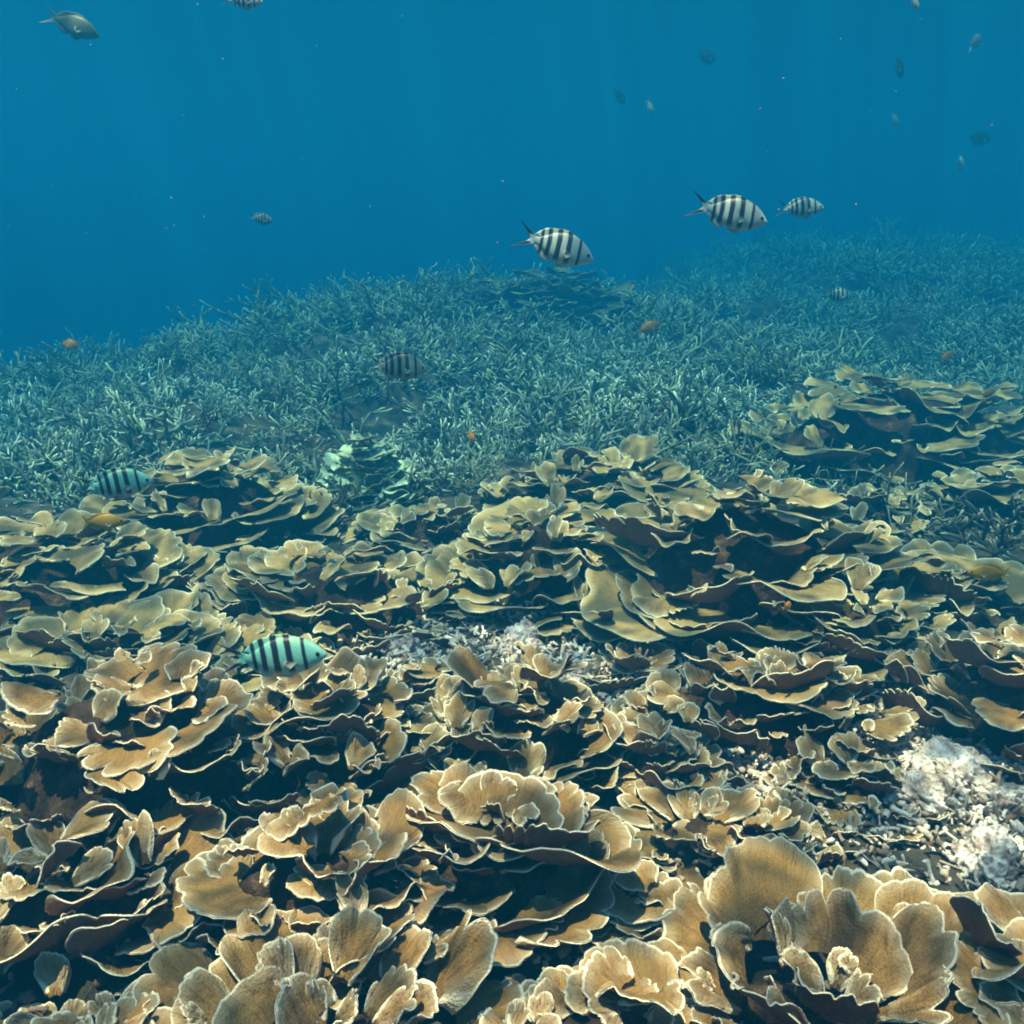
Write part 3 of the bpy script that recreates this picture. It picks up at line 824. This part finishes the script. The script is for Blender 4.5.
def fish_mesh(name, mat, depth=0.27, width=0.075, fork=1.0):
    """Body, dorsal, anal and tail fin as one continuous skin; unit length along +X (snout at 0.5, fork tips at -0.6)."""
    xs = np.array([0.50, 0.485, 0.45, 0.38, 0.28, 0.15, 0.0, -0.12, -0.22, -0.30, -0.345, -0.38])
    up = np.array([0.010, 0.030, 0.075, 0.145, 0.215, 0.26, 0.255, 0.205, 0.125, 0.068, 0.052, 0.055]) * depth / 0.27
    dn = np.array([0.012, 0.032, 0.065, 0.115, 0.180, 0.225, 0.225, 0.175, 0.105, 0.060, 0.052, 0.055]) * depth / 0.27
    wd = np.array([0.008, 0.022, 0.040, 0.062, 0.078, 0.082, 0.074, 0.056, 0.036, 0.022, 0.016, 0.009]) * width / 0.075
    xf = np.linspace(0.5, -0.38, 40)
    up, dn, wd = (np.interp(-xf, -xs, q) for q in (up, dn, wd))
    sm = lambda q: np.convolve(np.pad(q, 1, mode='edge'), [0.25, 0.5, 0.25], 'valid')
    up, dn, wd = sm(up), sm(dn), sm(wd)
    n, k = len(xf), 20
    an = np.linspace(0, 2 * math.pi, k, endpoint=False)
    V = []
    for i in range(n):
        hz = np.where(np.cos(an) > 0, up[i], dn[i]) * np.cos(an)
        hy = wd[i] * np.sign(np.sin(an)) * np.abs(np.sin(an)) ** 0.8
        V.append(np.stack([np.full(k, xf[i]), hy, hz], -1))
    V = np.concatenate(V)
    idx = np.arange(n * k).reshape(n, k); nx = np.roll(idx, -1, 1)
    Q = [np.stack([idx[:-1], nx[:-1], nx[1:], idx[1:]], -1).reshape(-1, 4)]
    T = [(idx[0, 0], idx[0, j + 1], idx[0, j]) for j in range(1, k - 1)]
    parts = [V]; base = len(V)
    def strip(inner, outer, th0, th1):
        nonlocal base
        m = len(inner)
        I, O_ = np.asarray(inner, float), np.asarray(outer, float)
        W = []
        rows = 5
        for s in np.linspace(0, 1, rows):
            P = I * (1 - s) + O_ * s; t = th0 * (1 - s) + th1 * s
            W.append(np.stack([P[:, 0], np.full(m, t), P[:, 1]], -1)); W.append(np.stack([P[:, 0], np.full(m, -t), P[:, 1]], -1))
        W = np.stack(W)                                    # rows*2, m, 3
        parts.append(W.reshape(-1, 3))
        ii = base + np.arange(rows * 2 * m).reshape(rows * 2, m)
        for s in range(rows - 1):
            for sd, fl in ((0, 1), (1, -1)):
                a, b = ii[2 * s + sd], ii[2 * s + 2 + sd]
                Q.append(np.stack([a[:-1], a[1:], b[1:], b[:-1]], -1)[:, ::fl])
        a, b = ii[-2], ii[-1]
        Q.append(np.stack([a[:-1], a[1:], b[1:], b[:-1]], -1))
        for e in (0, m - 1):
            for s in range(rows - 1):
                Q.append(np.array([[ii[2 * s, e], ii[2 * s + 1, e], ii[2 * s + 3, e], ii[2 * s + 2, e]]]))
        base += rows * 2 * m
    f_up = lambda x: float(np.interp(-x, -xf, up)); f_dn = lambda x: float(np.interp(-x, -xf, dn))
    dx = np.linspace(0.26, -0.31, 22)
    spine = lambda t: 0.030 * math.sin(min(1, t * 3) * 1.57) + (0.035 * math.exp(-((t - 0.80) / 0.13) ** 2)) + 0.006 * math.sin(t * 75) * (t < 0.65)
    strip([(q, f_up(q) - 0.015) for q in dx], [(q - 0.05 - 0.06 * max(0, (i / 21 - 0.6)), f_up(q) + spine(i / 21) - 0.05 * max(0, i / 21 - 0.9) * 10 * 0.4) for i, q in enumerate(dx)], 0.012, 0.002)
    dx = np.linspace(-0.06, -0.30, 14)
    strip([(q, -f_dn(q) + 0.015) for q in dx], [(q - 0.05, -f_dn(q) - 0.075 * math.sin(math.pi * min(1, 0.15 + 0.85 * i / 13)) ** 0.7) for i, q in enumerate(dx)], 0.012, 0.002)
    dx = np.linspace(0.18, 0.10, 6)                        # pelvic fin
    strip([(q, -f_dn(q) + 0.015) for q in dx], [(q - 0.07 - 0.02 * i, -f_dn(q) - 0.055 + 0.006 * i) for i, q in enumerate(dx)], 0.014, 0.003)
    zz = np.linspace(-1, 1, 17)
    inner = [(-0.36, 0.05 * q) for q in zz]
    outer = [(-0.42 - 0.25 * fork * abs(q) ** 1.25, 0.20 * q) for q in zz]
    strip(inner, outer, 0.010, 0.002)
    return mesh_np(name, np.concatenate(parts), np.concatenate(Q), T, mat)

def eye_mesh():
    nu, nv = 14, 8
    a = np.linspace(0, 2 * math.pi, nu, endpoint=False); t = np.linspace(0.05, math.pi - 0.05, nv)
    A, T = np.meshgrid(a, t, indexing='ij')
    V = np.stack([0.026 * np.sin(T) * np.cos(A), 0.012 * np.cos(T), 0.026 * np.sin(T) * np.sin(A)], -1).reshape(-1, 3)
    idx = np.arange(nu * nv).reshape(nu, nv); nx = np.roll(idx, -1, 0)
    Q = np.stack([idx[:, :-1], idx[:, 1:], nx[:, 1:], nx[:, :-1]], -1).reshape(-1, 4)
    return mesh_np('eye', V, Q, mat=M_EYE)
def pectoral_mesh():
    a = np.linspace(-0.7, 0.7, 9); r = np.linspace(0, 1, 5)
    A, Rr = np.meshgrid(a, r, indexing='ij')
    L = 0.15 * (1 - 0.25 * A ** 2)
    V = np.stack([-Rr * L * np.cos(A * 0.8 - 0.25), 0.03 * Rr ** 1.5 + 0 * A, Rr * L * np.sin(A * 0.8 - 0.25) * 0.8], -1).reshape(-1, 3)
    V2 = V + np.array([0, 0.004, 0])
    n = len(V); idx = np.arange(n).reshape(9, 5)
    q = np.stack([idx[:-1, :-1], idx[1:, :-1], idx[1:, 1:], idx[:-1, 1:]], -1).reshape(-1, 4)
    r_ = idx[:, -1]
    return mesh_np('pectoral_fin', np.concatenate([V, V2]), np.concatenate([q, q[:, ::-1] + n, np.stack([r_[:-1], r_[1:], r_[1:] + n, r_[:-1] + n], -1)]), mat=M_FIN)
EYE, PEC = eye_mesh(), pectoral_mesh()

def make_fish(name, mat, **kw):
    o = obj(name, fish_mesh(name, mat, **kw))
    w = kw.get('width', 0.075) / 0.075
    for s in (-1, 1):
        obj('eye', EYE, o, (0.405, s * 0.050 * w, 0.035), (0, 0, 0))
        obj('pectoral_fin', PEC, o, (0.20, s * 0.078 * w, -0.03), (0, 0, 0), (1, s, 1))
    return o

def place(o, px, py, dist, length_px, pitch=0, yaw=0, roll=0):
    """length_px: whole length in the photo; pitch > 0 points the snout down; yaw > 0 turns the snout away from the camera."""
    p = at_d(px, py, dist)
    depth = dist * float(np.dot(ray(px, py), [0, CP, -SP]))
    s = length_px / F_PX * depth / 1.1 / max(0.3, abs(math.cos(yaw)))
    o.scale = (s, s, s)
    o.rotation_euler = Euler((roll, pitch, yaw), 'XYZ')
    fx = Vector((-0.05 * s, 0, 0)); fx.rotate(o.rotation_euler)
    o.location = Vector(p) - fx
    return o

PROTO = {}
def fish(kind, px, py, dist, lpx, label, pitch=0, yaw=0, roll=0, group='striped damselfish'):
    name, mat, kw, cat = {
        'teal': ('striped_fish', M_SERG_T, {'depth': 0.245}, 'fish'), 'silver': ('striped_fish', M_SERG_S, {'depth': 0.235}, 'fish'),
        'dim': ('striped_fish', M_SERG_D, {}, 'fish'), 'grey': ('grey_fish', M_GREY, {'depth': 0.22}, 'fish'),
        'dark': ('dark_fish', M_DARKF, {'depth': 0.24, 'fork': 0.7}, 'fish'), 'pale': ('pale_fish', M_PALEF, {'depth': 0.25}, 'fish'),
        'orange': ('orange_fish', M_ORANGE, {'depth': 0.24, 'fork': 0.4}, 'fish'), 'yellow': ('mustard_fish', M_YELLOW, {'depth': 0.22, 'fork': 0.4}, 'fish')}[kind]
    if kind not in PROTO:
        o = PROTO[kind] = make_fish(name, mat, **kw)
    else:
        o = copy_tree(PROTO[kind])
    tag(o, label, cat, group)
    return place(o, px, py, dist, lpx, pitch, yaw, roll)

G1 = 'striped damselfish over the reef'
fish('teal', 275, 657, 1.25, 102, 'teal fish with five dark bars hovering over the near left plates', 0.0, 0.10, 0, G1)
fish('teal', 116, 484, 2.0, 66, 'teal striped fish beside the stepped dome at the far left', 0.0, 0.35, 0, G1)
fish('silver', 556, 247, 2.2, 80, 'silver striped fish nosing down above the distant plate mound', 0.33, 0.05, 0, G1)
fish('silver', 729, 213, 2.3, 78, 'silver striped fish at upper right, the larger of the close pair', 0.24, -0.1, 0, G1)
fish('silver', 801, 208, 3.8, 46, 'smaller striped fish trailing at the right of the close pair', 0.0, 0.0, 0, G1)
fish('silver', 837, 295, 5.2, 32, 'tiny striped fish above the staghorn on the right-hand rise', 0.08, 0.0, 0, G1)
fish('dim', 398, 367, 2.6, 58, 'dull grey striped fish in front of the central staghorn ridge', 0.12, 0.2, 0, G1)
fish('silver', 243, 0, 3.0, 40, 'striped fish cut off by the top edge of the photo', 0.1, 0, 0, G1)
fish('dim', 261, 219, 4.8, 22, 'tiny barred fish alone in blue water above the left slope', 0.2, 0.4, 0, G1)
G2 = 'plain fish in open water'
fish('grey', 72, 25, 3.91, 56, 'plain grey-green fish heading down in the top left corner', 0.38, 0, 0, G2)
fish('dark', 706, 57, 8.50, 24, 'dark blurry fish high above the middle of the reef', 0.1, 0.7, 0, G2)
fish('dark', 899, 67, 7.82, 22, 'dark fish swimming steeply near the top right', 1.2, 0.3, 0, G2)
fish('dark', 619, 96, 9.52, 18, 'small dark fish above the middle, lower and left of the blurry one', 0.6, 0.7, 0, G2)
fish('dark', 979, 139, 10.20, 30, 'faint dark fish at the right edge of the open water', 0, 0.3, 0, G2)
fish('pale', 975, 42, 5.44, 20, 'pale fish near the top right corner', -0.4, 0.8, 0, G2)
fish('pale', 960, 163, 8.50, 18, 'faint pale fish low in the open water at right', 0.3, 0.9, 0, G2)
fish('pale', 650, 107, 7.82, 14, 'tiny pale fish beside the small dark one', 1.0, 0.6, 0, G2)
fish('pale', 914, 2, 4.42, 18, 'pinkish pale fish at the top edge on the right', 0.7, 0.5, 0, G2)
fish('pale', 895, 120, 9.18, 16, 'faint pale fish below the steep dark one', 0.9, 0.4, 0, G2)
G3 = 'small orange and yellow fish'
fish('orange', 72, 345, 4.2, 24, 'orange fish above the left staghorn slope', 0.0, 2.8, 0, G3)
fish('orange', 648, 328, 4.6, 27, 'rusty orange fish right of the distant plate mound', -0.25, 0.3, 0, G3)
fish('orange', 947, 356, 4.4, 18, 'orange fish above the wide upper right shelf', -0.4, 0.3, 0, G3)
fish('orange', 988, 394, 3.3, 18, 'orange fish at the right end of the wide upper shelf', -0.3, 0.3, 0, G3)
fish('orange', 471, 436, 2.3, 14, 'tiny orange fish at the foot of the central ridge', 1.1, 0.4, 0, G3)
fish('orange', 847, 608, 1.55, 16, 'bright orange fish among the bushy little plates', 0.9, 0.9, 0, G3)
fish('orange', 787, 606, 1.65, 14, 'dim red-orange fish in the dark gap under the middle dome', 0.3, 0.9, 0, G3)
fish('yellow', 102, 522, 1.95, 44, 'mustard fish below the leftmost striped fish', 0.05, 0.2, 0, G3)
fish('yellow', 990, 573, 1.7, 44, 'mustard fish with a pale tail at the right edge', 0.0, 3.05, 0, G3)

# ---------------------------------------------------------------- specks drifting in the water
def specks():
    rg = np.random.default_rng(12)
    VV, TT, base = [], [], 0
    octa = np.array([(0, 1, 4), (1, 2, 4), (2, 3, 4), (3, 0, 4), (1, 0, 5), (2, 1, 5), (3, 2, 5), (0, 3, 5)])
    for i in range(260):
        yy = rg.uniform(1.2, 5.0)
        c = np.array([rg.uniform(-0.75, 0.75) * yy, yy, CAM_H + rg.uniform(-0.12, 0.35) * yy])
        sz = rg.uniform(0.0006, 0.0022)
        VV.append(np.array([(1, 0, 0), (0, 1, 0), (-1, 0, 0), (0, -1, 0), (0, 0, 1), (0, 0, -1)]) * rg.uniform(0.5, 1.3, (6, 1)) * sz + c)
        TT.append(octa + base); base += 6
    V = np.concatenate(VV)
    o = obj('drifting_specks', mesh_np('drifting_specks', V, None, np.concatenate(TT), M_RUBBLE, {'tone': np.full(len(V), 0.7)}))
    tag(o, 'pale specks drifting in the open water', 'specks', kind='stuff')
specks()
